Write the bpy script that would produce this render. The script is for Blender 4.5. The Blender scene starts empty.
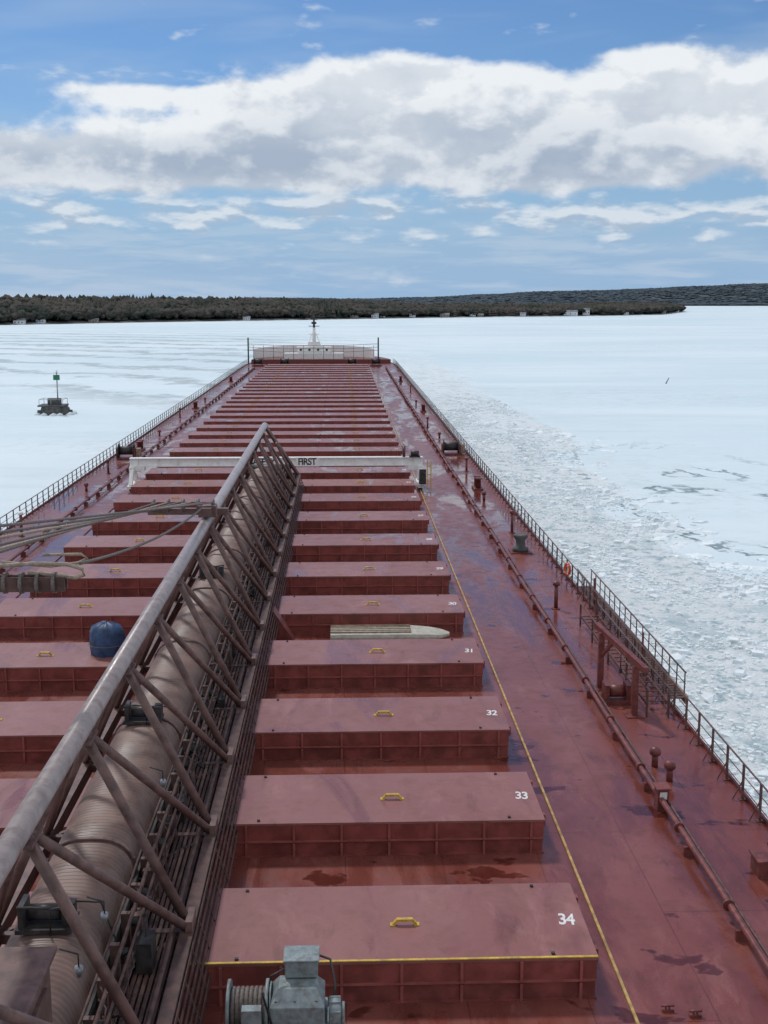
import bpy, math, random
from mathutils import Vector, noise as mnoise
random.seed(7)
R = random.uniform
scene = bpy.context.scene
COL = scene.collection

# ------------------------------------------------------------------ node helpers
class G:
    def __init__(s, nt):
        s.nt = nt; nt.nodes.clear()
    def n(s, t, **k):
        nd = s.nt.nodes.new(t)
        for a, v in k.items(): setattr(nd, a, v)
        return nd
    def set(s, sock, v):
        if hasattr(v, 'is_linked') or isinstance(v, bpy.types.NodeSocket): s.nt.links.new(v, sock)
        elif v is not None:
            if isinstance(v, (tuple, list)) and len(v) == 3 and sock.type == 'RGBA': v = (*v, 1)
            sock.default_value = v
    def m(s, op, a, b=None, c=None, clamp=False):
        nd = s.n('ShaderNodeMath', operation=op, use_clamp=clamp)
        s.set(nd.inputs[0], a)
        if b is not None: s.set(nd.inputs[1], b)
        if c is not None: s.set(nd.inputs[2], c)
        return nd.outputs[0]
    def mix(s, f, a, b, blend='MIX'):
        nd = s.n('ShaderNodeMix', data_type='RGBA', blend_type=blend)
        s.set(nd.inputs[0], f); s.set(nd.inputs[6], a); s.set(nd.inputs[7], b)
        return nd.outputs[2]
    def ramp(s, v, a, b, lo=0.0, hi=1.0):
        nd = s.n('ShaderNodeMapRange', interpolation_type='SMOOTHSTEP')
        s.set(nd.inputs[0], v)
        nd.inputs[1].default_value = a; nd.inputs[2].default_value = b
        nd.inputs[3].default_value = lo; nd.inputs[4].default_value = hi
        return nd.outputs[0]
    def noise(s, vec, scale, detail=4, rough=0.55, dist=0.0):
        nd = s.n('ShaderNodeTexNoise')
        s.set(nd.inputs['Vector'], vec)
        nd.inputs['Scale'].default_value = scale; nd.inputs['Detail'].default_value = detail
        nd.inputs['Roughness'].default_value = rough; nd.inputs['Distortion'].default_value = dist
        return nd.outputs[0]
    def vscale(s, vec, sc, off=(0, 0, 0)):
        nd = s.n('ShaderNodeMapping'); s.set(nd.inputs[0], vec)
        nd.inputs['Scale'].default_value = sc; nd.inputs['Location'].default_value = off
        return nd.outputs[0]
    def bump(s, h, strength, dist):
        nd = s.n('ShaderNodeBump'); s.set(nd.inputs['Height'], h)
        nd.inputs['Strength'].default_value = strength; nd.inputs['Distance'].default_value = dist
        return nd.outputs[0]
    def out(s, col, rough, normal=None, metal=0.0, spec=0.5):
        p = s.n('ShaderNodeBsdfPrincipled')
        s.set(p.inputs['Base Color'], col); s.set(p.inputs['Roughness'], rough)
        p.inputs['Metallic'].default_value = metal
        s.set(p.inputs['Specular IOR Level'], spec)
        if normal is not None: s.set(p.inputs['Normal'], normal)
        o = s.n('ShaderNodeOutputMaterial'); s.nt.links.new(p.outputs[0], o.inputs[0])

def newmat(name):
    m = bpy.data.materials.new(name); m.use_nodes = True
    return m, G(m.node_tree)

def simple(name, col, rough=0.5, var=0.25, sc=3.0, metal=0.0, dirt=None, dirtamt=0.5, spec=0.4):
    m, g = newmat(name)
    P = g.n('ShaderNodeNewGeometry').outputs['Position']
    n1 = g.noise(P, sc, 3, 0.6)
    dk = tuple(c * (1 - var) for c in col); lt = tuple(min(1, c * (1 + var)) for c in col)
    c = g.mix(g.ramp(n1, 0.3, 0.7), dk, lt)
    if dirt:
        n2 = g.noise(P, sc * 0.6, 5, 0.7)
        c = g.mix(g.m('MULTIPLY', g.ramp(n2, 0.5, 0.68), dirtamt), c, dirt)
    g.out(c, g.ramp(n1, 0.3, 0.7, rough - 0.08, rough + 0.1), None, metal, spec)
    return m

def deckmat(name, base, light, dark, wetlo=0.55, wethi=0.6, seams=True, wetdark=0.62, nearwet=0.4, r0=0.34, r1=0.55, puddle=True):
    m, g = newmat(name)
    P = g.n('ShaderNodeNewGeometry').outputs['Position']
    sx = g.n('ShaderNodeSeparateXYZ'); g.set(sx.inputs[0], P)
    big = g.noise(g.vscale(P, (1, .5, 1)), 0.22, 4, 0.6)
    mid = g.noise(P, 1.3, 6, 0.65)
    fine = g.noise(P, 14, 3, 0.6)
    c = g.mix(g.ramp(big, 0.35, 0.68), base, light)
    c = g.mix(g.ramp(mid, 0.44, 0.72, 0, 0.5), c, dark)
    pale = g.noise(g.vscale(P, (1.0, 0.4, 1), (9, 4, 0)), 0.8, 7, 0.74, 0.6)
    c = g.mix(g.ramp(pale, 0.53, 0.68, 0, 0.36), c, tuple(min(1, x * 1.2 + 0.05) for x in light))
    rust = g.noise(g.vscale(P, (2.5, 0.5, 1), (3, 0, 0)), 0.9, 6, 0.7)
    c = g.mix(g.ramp(rust, 0.58, 0.72, 0, 0.5), c, (0.12, 0.045, 0.025))
    sc = g.noise(g.vscale(P, (1, 1, 1), (2, 8, 0)), 5.0, 4, 0.8)
    c = g.mix(g.ramp(sc, 0.64, 0.74, 0, 0.3), c, (0.42, 0.27, 0.24))
    c = g.mix(g.ramp(sc, 0.36, 0.27, 0, 0.5), c, dark)
    wn = g.noise(g.vscale(P, (1.3, 0.36, 1), (17, 5, 0)), 0.33, 6, 0.66, 0.8)
    wet = g.m('MULTIPLY', g.ramp(wn, wetlo, wethi), g.ramp(sx.outputs[1], 30, 85, nearwet, 1.0))
    c = g.mix(wet, c, g.mix(1.0, c, (wetdark, wetdark * 0.92, wetdark * 0.88), 'MULTIPLY'))
    hgt = g.m('ADD', g.m('MULTIPLY', fine, 0.3), mid)
    rough = g.m('ADD', g.ramp(mid, 0.3, 0.7, r0, r1), g.m('MULTIPLY', wet, -0.27), clamp=True)
    rough = g.m('MAXIMUM', rough, 0.09)
    if puddle:
        pn = g.noise(g.vscale(P, (1.0, 1.6, 1), (31, 2, 0)), 0.42, 4, 0.6, 0.3)
        pud = g.m('MULTIPLY', g.ramp(pn, 0.61, 0.645), g.ramp(sx.outputs[1], 60, 90, 1, 0))
        c = g.mix(pud, c, g.mix(1.0, c, (0.48, 0.38, 0.36), 'MULTIPLY'))
        rough = g.mix(pud, rough, (0.06, 0.06, 0.06))
    if seams:
        cb = g.n('ShaderNodeCombineXYZ'); g.set(cb.inputs[0], sx.outputs[1]); g.set(cb.inputs[1], sx.outputs[0])
        br = g.n('ShaderNodeTexBrick'); g.set(br.inputs['Vector'], cb.outputs[0])
        br.inputs['Scale'].default_value = 1.0
        br.inputs['Brick Width'].default_value = 8.5; br.inputs['Row Height'].default_value = 2.45
        br.inputs['Mortar Size'].default_value = 0.014
        br.inputs['Color1'].default_value = (0.42, 0.42, 0.42, 1); br.inputs['Color2'].default_value = (0.58, 0.58, 0.58, 1)
        br.inputs['Mortar'].default_value = (0, 0, 0, 1)
        c = g.mix(0.28, c, g.mix(1.0, c, br.outputs['Color'], 'OVERLAY'))
        c = g.mix(g.m('MULTIPLY', br.outputs['Fac'], 0.55), c, dark)
    nb = g.n('ShaderNodeBump'); g.set(nb.inputs['Height'], hgt)
    g.set(nb.inputs['Strength'], g.m('SUBTRACT', 0.28, g.m('MULTIPLY', wet, 0.22)))
    nb.inputs['Distance'].default_value = 0.015
    g.out(c, rough, nb.outputs[0], spec=0.48)
    return m

RED = (0.198, 0.051, 0.039); REDL = (0.255, 0.083, 0.066); REDD = (0.110, 0.029, 0.022)
M_deck = deckmat('deck_paint', RED, REDL, REDD, 0.45, 0.60, wetdark=0.72, nearwet=0.8, r0=.28, r1=.46)
M_cover = deckmat('hatch_paint', (0.255, 0.094, 0.079), (0.305, 0.126, 0.109), (0.16, 0.052, 0.042), 0.52, 0.64, seams=False, wetdark=0.8, nearwet=0.7, r0=.36, r1=.54, puddle=False)
M_skirt = simple('hatch_skirt_paint', (0.245, 0.060, 0.048), 0.5, 0.25, 1.5, dirt=(0.13, 0.040, 0.028), dirtamt=0.7)
M_rib = simple('stiffener_paint', (0.30, 0.085, 0.07), 0.5, 0.2, 2)
M_coam = simple('coaming_paint', (0.225, 0.055, 0.045), 0.55, 0.3, 1.5, dirt=(0.11, 0.034, 0.025))
M_maroon = simple('maroon_paint', (0.18, 0.048, 0.040), 0.45, 0.3, 4, dirt=(0.08, 0.03, 0.02))
M_rail = simple('rail_paint', (0.12, 0.062, 0.054), 0.5, 0.35, 6, dirt=(0.06, 0.03, 0.025))
M_boom = simple('boom_paint', (0.165, 0.095, 0.082), 0.5, 0.3, 3, dirt=(0.07, 0.035, 0.025), dirtamt=0.6)
M_chord = simple('boom_chord_paint', (0.36, 0.30, 0.29), 0.36, 0.15, 3, dirt=(0.20, 0.12, 0.10), dirtamt=0.5)
M_cov = simple('conveyor_cover_steel', (0.200, 0.126, 0.103), 0.48, 0.25, 1.0, dirt=(0.10, 0.056, 0.042), dirtamt=0.7)
M_grate = simple('rusty_grating', (0.115, 0.062, 0.052), 0.7, 0.4, 3, dirt=(0.05, 0.026, 0.02), dirtamt=0.8)
M_dark = simple('dark_machinery', (0.042, 0.036, 0.034), 0.5, 0.4, 5)
M_white = simple('white_paint', (0.86, 0.85, 0.81), 0.45, 0.05, 3, dirt=(0.66, 0.60, 0.52), dirtamt=0.35)
M_cream = simple('cream_canvas', (0.45, 0.42, 0.35), 0.75, 0.15, 5, dirt=(0.28, 0.24, 0.19))
M_yellow = simple('yellow_paint', (0.62, 0.40, 0.06), 0.5, 0.2, 6, dirt=(0.28, 0.17, 0.07), dirtamt=0.6)
M_line = simple('worn_yellow_line', (0.44, 0.29, 0.10), 0.6, 0.3, 3, dirt=(0.25, 0.12, 0.06), dirtamt=0.8)
M_mark = simple('white_marking', (0.74, 0.72, 0.70), 0.6, 0.12, 12, dirt=(0.45, 0.32, 0.30), dirtamt=0.5)
M_grey = simple('winch_grey_paint', (0.235, 0.275, 0.275), 0.42, 0.2, 7, dirt=(0.12, 0.08, 0.06), dirtamt=0.6)
M_rope = simple('wire_rope', (0.16, 0.13, 0.115), 0.6, 0.3, 20)
M_tan = simple('tan_rope', (0.36, 0.29, 0.22), 0.7, 0.25, 12)
M_steel = simple('galvanised_steel', (0.36, 0.37, 0.38), 0.4, 0.2, 6, metal=0.4)
M_blue = simple('blue_tarp', (0.035, 0.068, 0.150), 0.5, 0.4, 4)
M_hull = simple('hull_paint', (0.15, 0.035, 0.03), 0.5, 0.3, 0.5)
M_orange = simple('orange_plastic', (0.65, 0.10, 0.03), 0.4, 0.1, 5)
M_green = simple('green_board', (0.02, 0.17, 0.08), 0.5, 0.1, 5)
M_conc = simple('dark_concrete', (0.10, 0.10, 0.095), 0.8, 0.4, 1.5, dirt=(0.04, 0.04, 0.04))
M_snowy = simple('snow_crust', (0.72, 0.78, 0.80), 0.8, 0.1, 1.0)
M_wood = simple('weathered_wood', (0.30, 0.225, 0.165), 0.75, 0.3, 5)
M_glass = simple('dark_window', (0.02, 0.025, 0.03), 0.1, 0.1, 2)
M_roof = simple('house_roof', (0.20, 0.20, 0.21), 0.8, 0.3, 0.5)
M_wallw = simple('house_siding_white', (0.68, 0.69, 0.70), 0.7, 0.06, 0.5)
M_wallb = simple('house_siding_brown', (0.30, 0.25, 0.22), 0.7, 0.2, 0.5)

# ------------------------------------------------------------------ mesh builder
class MB:
    def __init__(s): s.v = []; s.f = []; s.sm = []; s.mi = []; s.cur = 0
    def face(s, idx, sm=False): s.f.append(idx); s.sm.append(sm); s.mi.append(s.cur)
    def box(s, x0, x1, y0, y1, z0, z1):
        b = len(s.v)
        s.v += [(x0,y0,z0),(x1,y0,z0),(x1,y1,z0),(x0,y1,z0),(x0,y0,z1),(x1,y0,z1),(x1,y1,z1),(x0,y1,z1)]
        for q in ((3,2,1,0),(4,5,6,7),(0,1,5,4),(1,2,6,5),(2,3,7,6),(3,0,4,7)): s.face([b+i for i in q])
        return s
    def cbox(s, c, d): return s.box(c[0]-d[0]/2, c[0]+d[0]/2, c[1]-d[1]/2, c[1]+d[1]/2, c[2]-d[2]/2, c[2]+d[2]/2)
    def beam(s, p0, p1, w, h):
        p0 = Vector(p0); p1 = Vector(p1); d = (p1-p0).normalized()
        up = Vector((0,0,1)) if abs(d.z) < 0.95 else Vector((0,1,0))
        a = d.cross(up).normalized()*w/2; c = a.cross(d).normalized()*h/2
        b = len(s.v)
        for p in (p0,p1):
            for q in (-a-c, a-c, a+c, -a+c): s.v.append(tuple(p+q))
        for q in ((3,2,1,0),(4,5,6,7),(0,1,5,4),(1,2,6,5),(2,3,7,6),(3,0,4,7)): s.face([b+i for i in q])
        return s
    def tube(s, pts, r, n=8, cap=True, sm=True):
        pts = [Vector(p) for p in pts]; rs = r if isinstance(r, (list,tuple)) else [r]*len(pts)
        base = len(s.v)
        for i, p in enumerate(pts):
            d = (pts[min(i+1,len(pts)-1)]-pts[max(i-1,0)]).normalized()
            up = Vector((0,0,1)) if abs(d.z) < 0.95 else Vector((0,1,0))
            a = d.cross(up).normalized(); c = a.cross(d).normalized()
            for k in range(n):
                t = 2*math.pi*k/n
                s.v.append(tuple(p+(a*math.cos(t)+c*math.sin(t))*rs[i]))
        for i in range(len(pts)-1):
            for k in range(n):
                k2 = (k+1)%n
                s.face([base+i*n+k, base+i*n+k2, base+(i+1)*n+k2, base+(i+1)*n+k], sm)
        if cap:
            s.face([base+k for k in range(n)][::-1]); s.face([base+(len(pts)-1)*n+k for k in range(n)])
        return s
    def torus(s, c, axis, Rr, r, n=20, k=8):
        axis = Vector(axis).normalized(); up = Vector((0,0,1)) if abs(axis.z) < .9 else Vector((1,0,0))
        a = axis.cross(up).normalized(); b2 = axis.cross(a); base = len(s.v); c = Vector(c)
        for i in range(n):
            t = 2*math.pi*i/n; rad = a*math.cos(t)+b2*math.sin(t)
            for j in range(k):
                q = 2*math.pi*j/k
                s.v.append(tuple(c+rad*(Rr+r*math.cos(q))+axis*(r*math.sin(q))))
        for i in range(n):
            for j in range(k):
                s.face([base+i*k+j, base+((i+1)%n)*k+j, base+((i+1)%n)*k+(j+1)%k, base+i*k+(j+1)%k], True)
        return s

LOC = {}
def meshobj(name, mb, mats, origin=(0,0,0)):
    me = bpy.data.meshes.new(name)
    ox, oy, oz = origin
    me.from_pydata([(x-ox, y-oy, z-oz) for x,y,z in mb.v], [], mb.f)
    me.polygons.foreach_set('use_smooth', mb.sm)
    me.polygons.foreach_set('material_index', mb.mi)
    for m in (mats if isinstance(mats,(list,tuple)) else [mats]): me.materials.append(m)
    me.update()
    o = bpy.data.objects.new(name, me); COL.objects.link(o)
    return o
def tag(o, label, cat, group=None):
    o['label'] = label; o['category'] = cat
    if group: o['group'] = group
    return o
def thing(name, label, cat, loc=(0,0,0), group=None):
    o = bpy.data.objects.new(name, None); COL.objects.link(o); o.location = loc; o.empty_display_size = 0.3
    LOC[o.name] = tuple(loc)
    return tag(o, label, cat, group)
def part(name, mb, parent, mats, label=None):
    o = meshobj(name, mb, mats, LOC[parent.name]); o.parent = parent
    LOC[o.name] = LOC[parent.name]
    if label: o['label'] = label
    return o
def again(p, parent, off):
    c = p.copy(); COL.objects.link(c); c.parent = parent; c.location = off; return c
def solo(name, mb, mats, label, cat, loc, group=None):
    o = meshobj(name, mb, mats, loc); o.location = loc; LOC[o.name] = tuple(loc)
    return tag(o, label, cat, group)
def struct(name, mb, mats):
    o = meshobj(name, mb, mats); o['kind'] = 'structure'; return o
def textmesh(name, body, size, loc, rot, parent, mat, bold=0.012, sx=1.0):
    cu = bpy.data.curves.new(name+'_curve', 'FONT'); cu.body = body; cu.size = size
    cu.align_x = 'CENTER'; cu.align_y = 'CENTER'; cu.extrude = 0.002; cu.offset = bold
    cu.space_character = 0.9
    t = bpy.data.objects.new('tmp', cu); COL.objects.link(t)
    bpy.context.view_layer.update()
    me = bpy.data.meshes.new_from_object(t.evaluated_get(bpy.context.evaluated_depsgraph_get()))
    bpy.data.objects.remove(t); me.materials.clear(); me.materials.append(mat)
    o = bpy.data.objects.new(name, me); COL.objects.link(o); o.parent = parent
    L = LOC[parent.name]; o.location = (loc[0]-L[0], loc[1]-L[1], loc[2]-L[2]); o.rotation_euler = rot
    o.scale = (sx, 1, 1)
    return o

# ================================================================== ICE + LAND
ZI = -8.5
def icemat():
    m, g = newmat('snow_ice')
    P = g.n('ShaderNodeNewGeometry').outputs['Position']
    sp = g.n('ShaderNodeSeparateXYZ'); g.set(sp.inputs[0], P); x, y = sp.outputs[0], sp.outputs[1]
    edge = g.noise(g.vscale(P, (1, .5, 1)), 0.05, 6, 0.66)
    xe = g.m('ADD', x, g.m('MULTIPLY', g.m('SUBTRACT', edge, 0.5), 44))
    near = g.m('MULTIPLY', g.ramp(xe, 31, 36, 1, 0), g.ramp(xe, -27, -22, 0, 1))
    brash = g.m('MULTIPLY', near, g.ramp(y, 240, 620, 1, 0.15))
    warp = g.n('ShaderNodeVectorMath', operation='ADD'); g.set(warp.inputs[0], P)
    nz = g.n('ShaderNodeTexNoise'); g.set(nz.inputs['Vector'], P); nz.inputs['Scale'].default_value = 0.8
    g.set(warp.inputs[1], nz.outputs['Color'])
    def vor(sc, feat='F1'):
        v = g.n('ShaderNodeTexVoronoi', feature=feat); g.set(v.inputs['Vector'], warp.outputs[0])
        v.inputs['Scale'].default_value = sc; return v
    v1 = vor(0.75); v2 = vor(2.4)
    h = g.m('ADD', g.m('MULTIPLY', v1.outputs['Distance'], -0.55), g.m('MULTIPLY', v2.outputs['Distance'], -0.40))
    h = g.m('ADD', h, g.m('MULTIPLY', g.noise(P, 2.0, 5, 0.78), 0.95))
    bc = g.mix(g.ramp(h, -0.32, 0.02), (0.38, 0.52, 0.565), (0.85, 0.90, 0.91))
    bc = g.mix(g.ramp(g.noise(P, 0.22, 5, 0.75), 0.44, 0.60, 0, 0.55), bc, (0.82, 0.88, 0.89))
    bc = g.mix(g.ramp(g.noise(g.vscale(P, (1, .6, 1)), 0.15, 5, 0.78), 0.54, 0.64, 0, 0.55), bc, (0.47, 0.61, 0.65))
    s1 = g.noise(g.vscale(P, (.35, 1.0, 1)), 0.012, 5, 0.6, 0.6)
    sc = g.mix(g.ramp(s1, 0.36, 0.66), (0.62, 0.745, 0.79), (0.73, 0.815, 0.845))
    s2 = g.noise(g.vscale(P, (.25, 1.4, 1), (40, 0, 0)), 0.05, 5, 0.7, 0.8)
    sc = g.mix(g.ramp(s2, 0.50, 0.72, 0, 0.5), sc, (0.58, 0.68, 0.715))
    s3 = g.noise(g.vscale(P, (.6, 1, 1)), 0.25, 5, 0.7)
    sc = g.mix(g.ramp(s3, 0.50, 0.72, 0, 0.3), sc, (0.78, 0.845, 0.86))
    dx = g.m('ADD', x, 520); dy = g.m('SUBTRACT', y, -150)
    rad = g.m('SQRT', g.m('ADD', g.m('MULTIPLY', dx, dx), g.m('MULTIPLY', dy, dy)))
    radn = g.m('ADD', rad, g.m('MULTIPLY', g.noise(P, 0.02, 5, 0.75), 80))
    w = g.m('SINE', g.m('MULTIPLY', radn, 0.16))
    trk = g.m('MULTIPLY', g.ramp(w, 0.1, 0.9), g.m('MULTIPLY', g.ramp(rad, 600, 660, 0, 1), g.ramp(rad, 950, 1100, 1, 0)))
    trk = g.m('MULTIPLY', trk, g.ramp(x, -50, 60, 1, 0))
    trk = g.m('MULTIPLY', trk, g.ramp(g.noise(P, 0.15, 5, 0.8), 0.36, 0.56, 0.15, 1))
    sc = g.mix(g.m('MULTIPLY', trk, 0.95), sc, (0.39, 0.455, 0.475))
    rg = g.m('MULTIPLY', g.ramp(g.noise(g.vscale(P, (.5, 1, 1)), 0.01, 4, 0.6), 0.46, 0.6), g.ramp(g.noise(P, 0.4, 5, 0.7), 0.48, 0.62))
    sc = g.mix(g.m('MULTIPLY', rg, 0.45), sc, (0.55, 0.62, 0.64))
    cn = g.noise(g.vscale(P, (1, .55, 1), (5, 3, 0)), 0.045, 6, 0.60, 0.4)
    ln = g.m('ABSOLUTE', g.m('SUBTRACT', cn, 0.5))
    crk = g.m('MULTIPLY', g.ramp(ln, 0.003, 0.012, 1, 0), g.m('MULTIPLY', g.ramp(xe, 27, 32, 0, 1), g.ramp(xe, 46, 60, 1, 0)))
    crk = g.m('MULTIPLY', crk, g.m('MULTIPLY', g.ramp(y, 150, 200, 1, 0), g.ramp(g.noise(P, 0.08, 3), 0.42, 0.52)))
    c = g.mix(brash, sc, bc)
    c = g.mix(g.m('MULTIPLY', crk, 0.85), c, (0.15, 0.24, 0.26))
    hh = g.m('ADD', g.m('MULTIPLY', h, brash), g.m('MULTIPLY', s3, 0.35))
    hh = g.m('SUBTRACT', hh, g.m('MULTIPLY', crk, .6))
    g.out(c, 0.75, g.bump(hh, 0.75, 0.5), spec=0.25)
    return m
M_ice = icemat()
mb = MB(); S = 14000
xs = [-S,-400,-40,0,40,400,S]; ys = [-S,-200,0,100,300,1000,S]
for yy in ys:
    for xx in xs: mb.v.append((xx,yy,ZI))
for j in range(6):
    for i in range(6): mb.face([j*7+i, j*7+i+1, (j+1)*7+i+1, (j+1)*7+i])
struct('ice_sheet', mb, M_ice)

M_chunk = simple('brash_ice', (0.82, 0.88, 0.895), 0.6, 0.08, 1.2, dirt=(0.60, 0.71, 0.74), dirtamt=0.5)
mb = MB()
def chunk(cx, cy, s, hz):
    b = len(mb.v); a = R(0, 6.28); ca, sa = math.cos(a), math.sin(a)
    n = random.choice((4,5,6)); tx = R(-.15,.15); ty = R(-.15,.15)
    for lay in (0,1):
        for k in range(n):
            t = 2*math.pi*k/n+R(-.3,.3); r = s*R(.65,1.1)*(1.0 if lay == 0 else .7)
            px, py = r*math.cos(t), r*math.sin(t)*.75
            mb.v.append((cx+px*ca-py*sa, cy+px*sa+py*ca, ZI-0.05 if lay == 0 else ZI+hz+(px*tx+py*ty)))
    mb.face([b+n+k for k in range(n)])
    for k in range(n): mb.face([b+k, b+(k+1)%n, b+n+(k+1)%n, b+n+k])
for i in range(38000):
    y = 25+250*(random.random()**1.4)
    x = 12+R(0,1)*24
    e = 33+9*mnoise.noise(Vector((0, y*.03, 0)))+4*mnoise.noise(Vector((3, y*.12, 0)))
    if x > e: continue
    if mnoise.noise(Vector((x*.16, y*.08, 3))) < R(-.3,.4): continue
    s = R(.08,.32) if random.random() < .95 else R(.4,.9)
    chunk(x, y, s, min(s*R(.25,.5), .24))
for i in range(160):
    y = R(50,220); e = 33+9*mnoise.noise(Vector((0, y*.03, 0)))
    chunk(e+R(-3,5), y, R(.4,1.6), R(.04,.14))
o = meshobj('brash_ice', mb, M_chunk); o['kind'] = 'stuff'
o['label'] = 'broken brash ice chunks floating beside the hull'; o['category'] = 'ice'

# ---- shore terrain
shore = [(-700,880),(-420,950),(-290,1031),(-183,1150),(-44,1262),(89,1392),(214,1466),(330,1540),(430,1640),(560,1980),(640,2300),(700,2900),(760,3900)]
def shore_at(t):
    t = max(0, min(len(shore)-1.001, t)); i = int(t); f = t-i
    a, b = shore[i], shore[i+1]
    return a[0]+(b[0]-a[0])*f, a[1]+(b[1]-a[1])*f
rise = [28,27,27,25,19,14,12,10,9,8,7,6,5]
def rise_at(t):
    t = max(0, min(len(rise)-1.001, t)); i = int(t); f = t-i
    return rise[i]*(1-f)+rise[i+1]*f
def gz(t, d):
    if d < 0: return ZI-0.5
    base = 1.2*min(1, d/12)
    return ZI+base+(rise_at(t)-1)*(1-math.exp(-max(0,d-10)/140))*0.62+1.2*mnoise.noise(Vector((t*3, d*.01, 0)))*min(1, d/60)
M_land = simple('forest_floor', (0.22, 0.205, 0.19), 0.9, 0.4, 0.03, dirt=(0.70, 0.73, 0.75), dirtamt=0.9)
mb = MB(); NT = 120; ds = [-6,0,8,20,45,80,130,200,300,450,700]
for i in range(NT+1):
    t = i/NT*(len(shore)-1); sx, sy = shore_at(t)
    for d in ds: mb.v.append((sx+d*0.12, sy+d, gz(t, d)))
for i in range(NT):
    for j in range(len(ds)-1):
        a = i*len(ds)+j; mb.face([a, a+len(ds), a+len(ds)+1, a+1], True)
struct('shore_terrain', mb, M_land)

def treemat(name, a, b, c3, sc=0.025):
    m, g = newmat(name)
    geo = g.n('ShaderNodeNewGeometry'); P = geo.outputs['Position']
    n1 = g.noise(g.vscale(P, (1,.5,.3)), sc, 4, 0.6)
    n2 = g.noise(P, 0.08, 3, 0.6)
    c = g.mix(g.ramp(n1, 0.40, 0.60), a, b)
    c = g.mix(g.ramp(n2, 0.42, 0.7, 0, 0.7), c, c3)
    sc_ = g.n('ShaderNodeVectorMath', operation='SCALE'); g.set(sc_.inputs[0], geo.outputs['Normal']); sc_.inputs['Scale'].default_value = 0.4
    ad = g.n('ShaderNodeVectorMath', operation='ADD'); g.set(ad.inputs[0], sc_.outputs[0]); ad.inputs[1].default_value = (0, -.25, .6)
    nr = g.n('ShaderNodeVectorMath', operation='NORMALIZE'); g.set(nr.inputs[0], ad.outputs[0])
    g.out(c, 1.0, nr.outputs[0], spec=0.0); return m
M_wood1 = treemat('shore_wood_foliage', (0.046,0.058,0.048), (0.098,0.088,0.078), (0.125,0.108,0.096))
M_wood2 = treemat('far_wood_hazed', (0.082,0.112,0.135), (0.105,0.125,0.140), (0.12,0.135,0.148), 0.006)  # distance haze put into the foliage colours: bluish and lightened
def conifer(mb, x, y, z, h, w):
    n = 6
    for k,(z0,z1,ww) in enumerate(((.08,.6,1.0),(.38,.84,.78),(.62,1.0,.5))):
        b = len(mb.v); ph = R(0,6)
        for i in range(n):
            t = ph+2*math.pi*i/n; r = w*ww*R(.7,1.15)
            mb.v.append((x+r*math.cos(t), y+r*math.sin(t), z+h*z0+R(-.04,.04)*h))
        mb.v.append((x+R(-.1,.1)*w, y, z+h*z1))
        for i in range(n): mb.face([b+i, b+(i+1)%n, b+n], True)
def bare(mb, x, y, z, h, w):
    for k in range(3):
        n = 5; b = len(mb.v); cx = x+R(-.5,.5)*w; cy = y+R(-.5,.5)*w; cz = z+h*R(.35,.7); rr = w*R(.5,.9); hz = h*R(.2,.32)
        for i in range(n):
            t = 2*math.pi*i/n+R(-.3,.3); mb.v.append((cx+rr*math.cos(t), cy+rr*math.sin(t), cz+R(-.3,.3)*hz))
        mb.v.append((cx+R(-.3,.3)*rr, cy, min(cz+hz, z+h))); mb.v.append((cx, cy, cz-hz*1.4))
        for i in range(n):
            mb.face([b+i, b+(i+1)%n, b+n], True); mb.face([b+(i+1)%n, b+i, b+n+1], True)
mb = MB()
for i in range(10500):
    t = (len(shore)-1)*R(0,1)
    if t > 9 and random.random() < .5: t = R(2,9)
    d = 14+260*random.random()**1.6
    sx, sy = shore_at(t); z = gz(t, d)
    k = mnoise.noise(Vector((t*2.3, d*.012, 7)))
    x = sx+d*.12+R(-4,4); y = sy+d
    hs = 0.95 if t < 4.3 else 0.8
    if k+R(-.3,.3) > 0.2: conifer(mb, x, y, z, R(9,13.5)*hs*(1.2 if random.random()<.03 else 1), R(2.8,4.4))
    else: bare(mb, x, y, z, R(8,14)*hs, R(4,7))
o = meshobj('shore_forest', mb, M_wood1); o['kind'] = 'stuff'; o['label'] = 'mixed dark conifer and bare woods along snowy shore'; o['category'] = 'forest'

prof = [(-3500,30),(-1500,26),(-600,30),(0,26),(361,32),(600,44),(854,56),(1050,60),(1223,68),(1500,78),(1749,88),(2300,100),(3200,110),(5000,90)]
def ridge(x):
    for i in range(len(prof)-1):
        if prof[i][0] <= x <= prof[i+1][0]:
            f = (x-prof[i][0])/(prof[i+1][0]-prof[i][0]); f = f*f*(3-2*f)
            return prof[i][1]*(1-f)+prof[i+1][1]*f
    return 30
def rz(x, y):
    f = max(0, min(1, (y-3500)/1500)); f = f*f*(3-2*f)
    return ZI+1+(ridge(x)-12)*f+6*f*mnoise.noise(Vector((x*.002, y*.002, 2)))
M_ridge = treemat('ridge_ground_hazed', (0.085,0.115,0.135), (0.105,0.125,0.140), (0.14,0.155,0.165), 0.006)  # bluish air haze painted into the hill colours
mb = MB(); NX, NY = 120, 24
for i in range(NX+1):
    for j in range(NY+1):
        x = -3500+8500*i/NX; y = 3480+2600*j/NY
        mb.v.append((x, y, rz(x,y) if j else ZI-1))
for i in range(NX):
    for j in range(NY):
        a = i*(NY+1)+j; mb.face([a, a+NY+1, a+NY+2, a+1], True)
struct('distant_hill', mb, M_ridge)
mb = MB()
for i in range(9000):
    x = R(-400,2600); y = 3500+1700*random.random()**.8
    if i % 4 == 0: y = R(3495,3560)
    z = rz(x,y); h = R(9,12)
    bare(mb, x, y, z-4, h, R(12,22))
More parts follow.
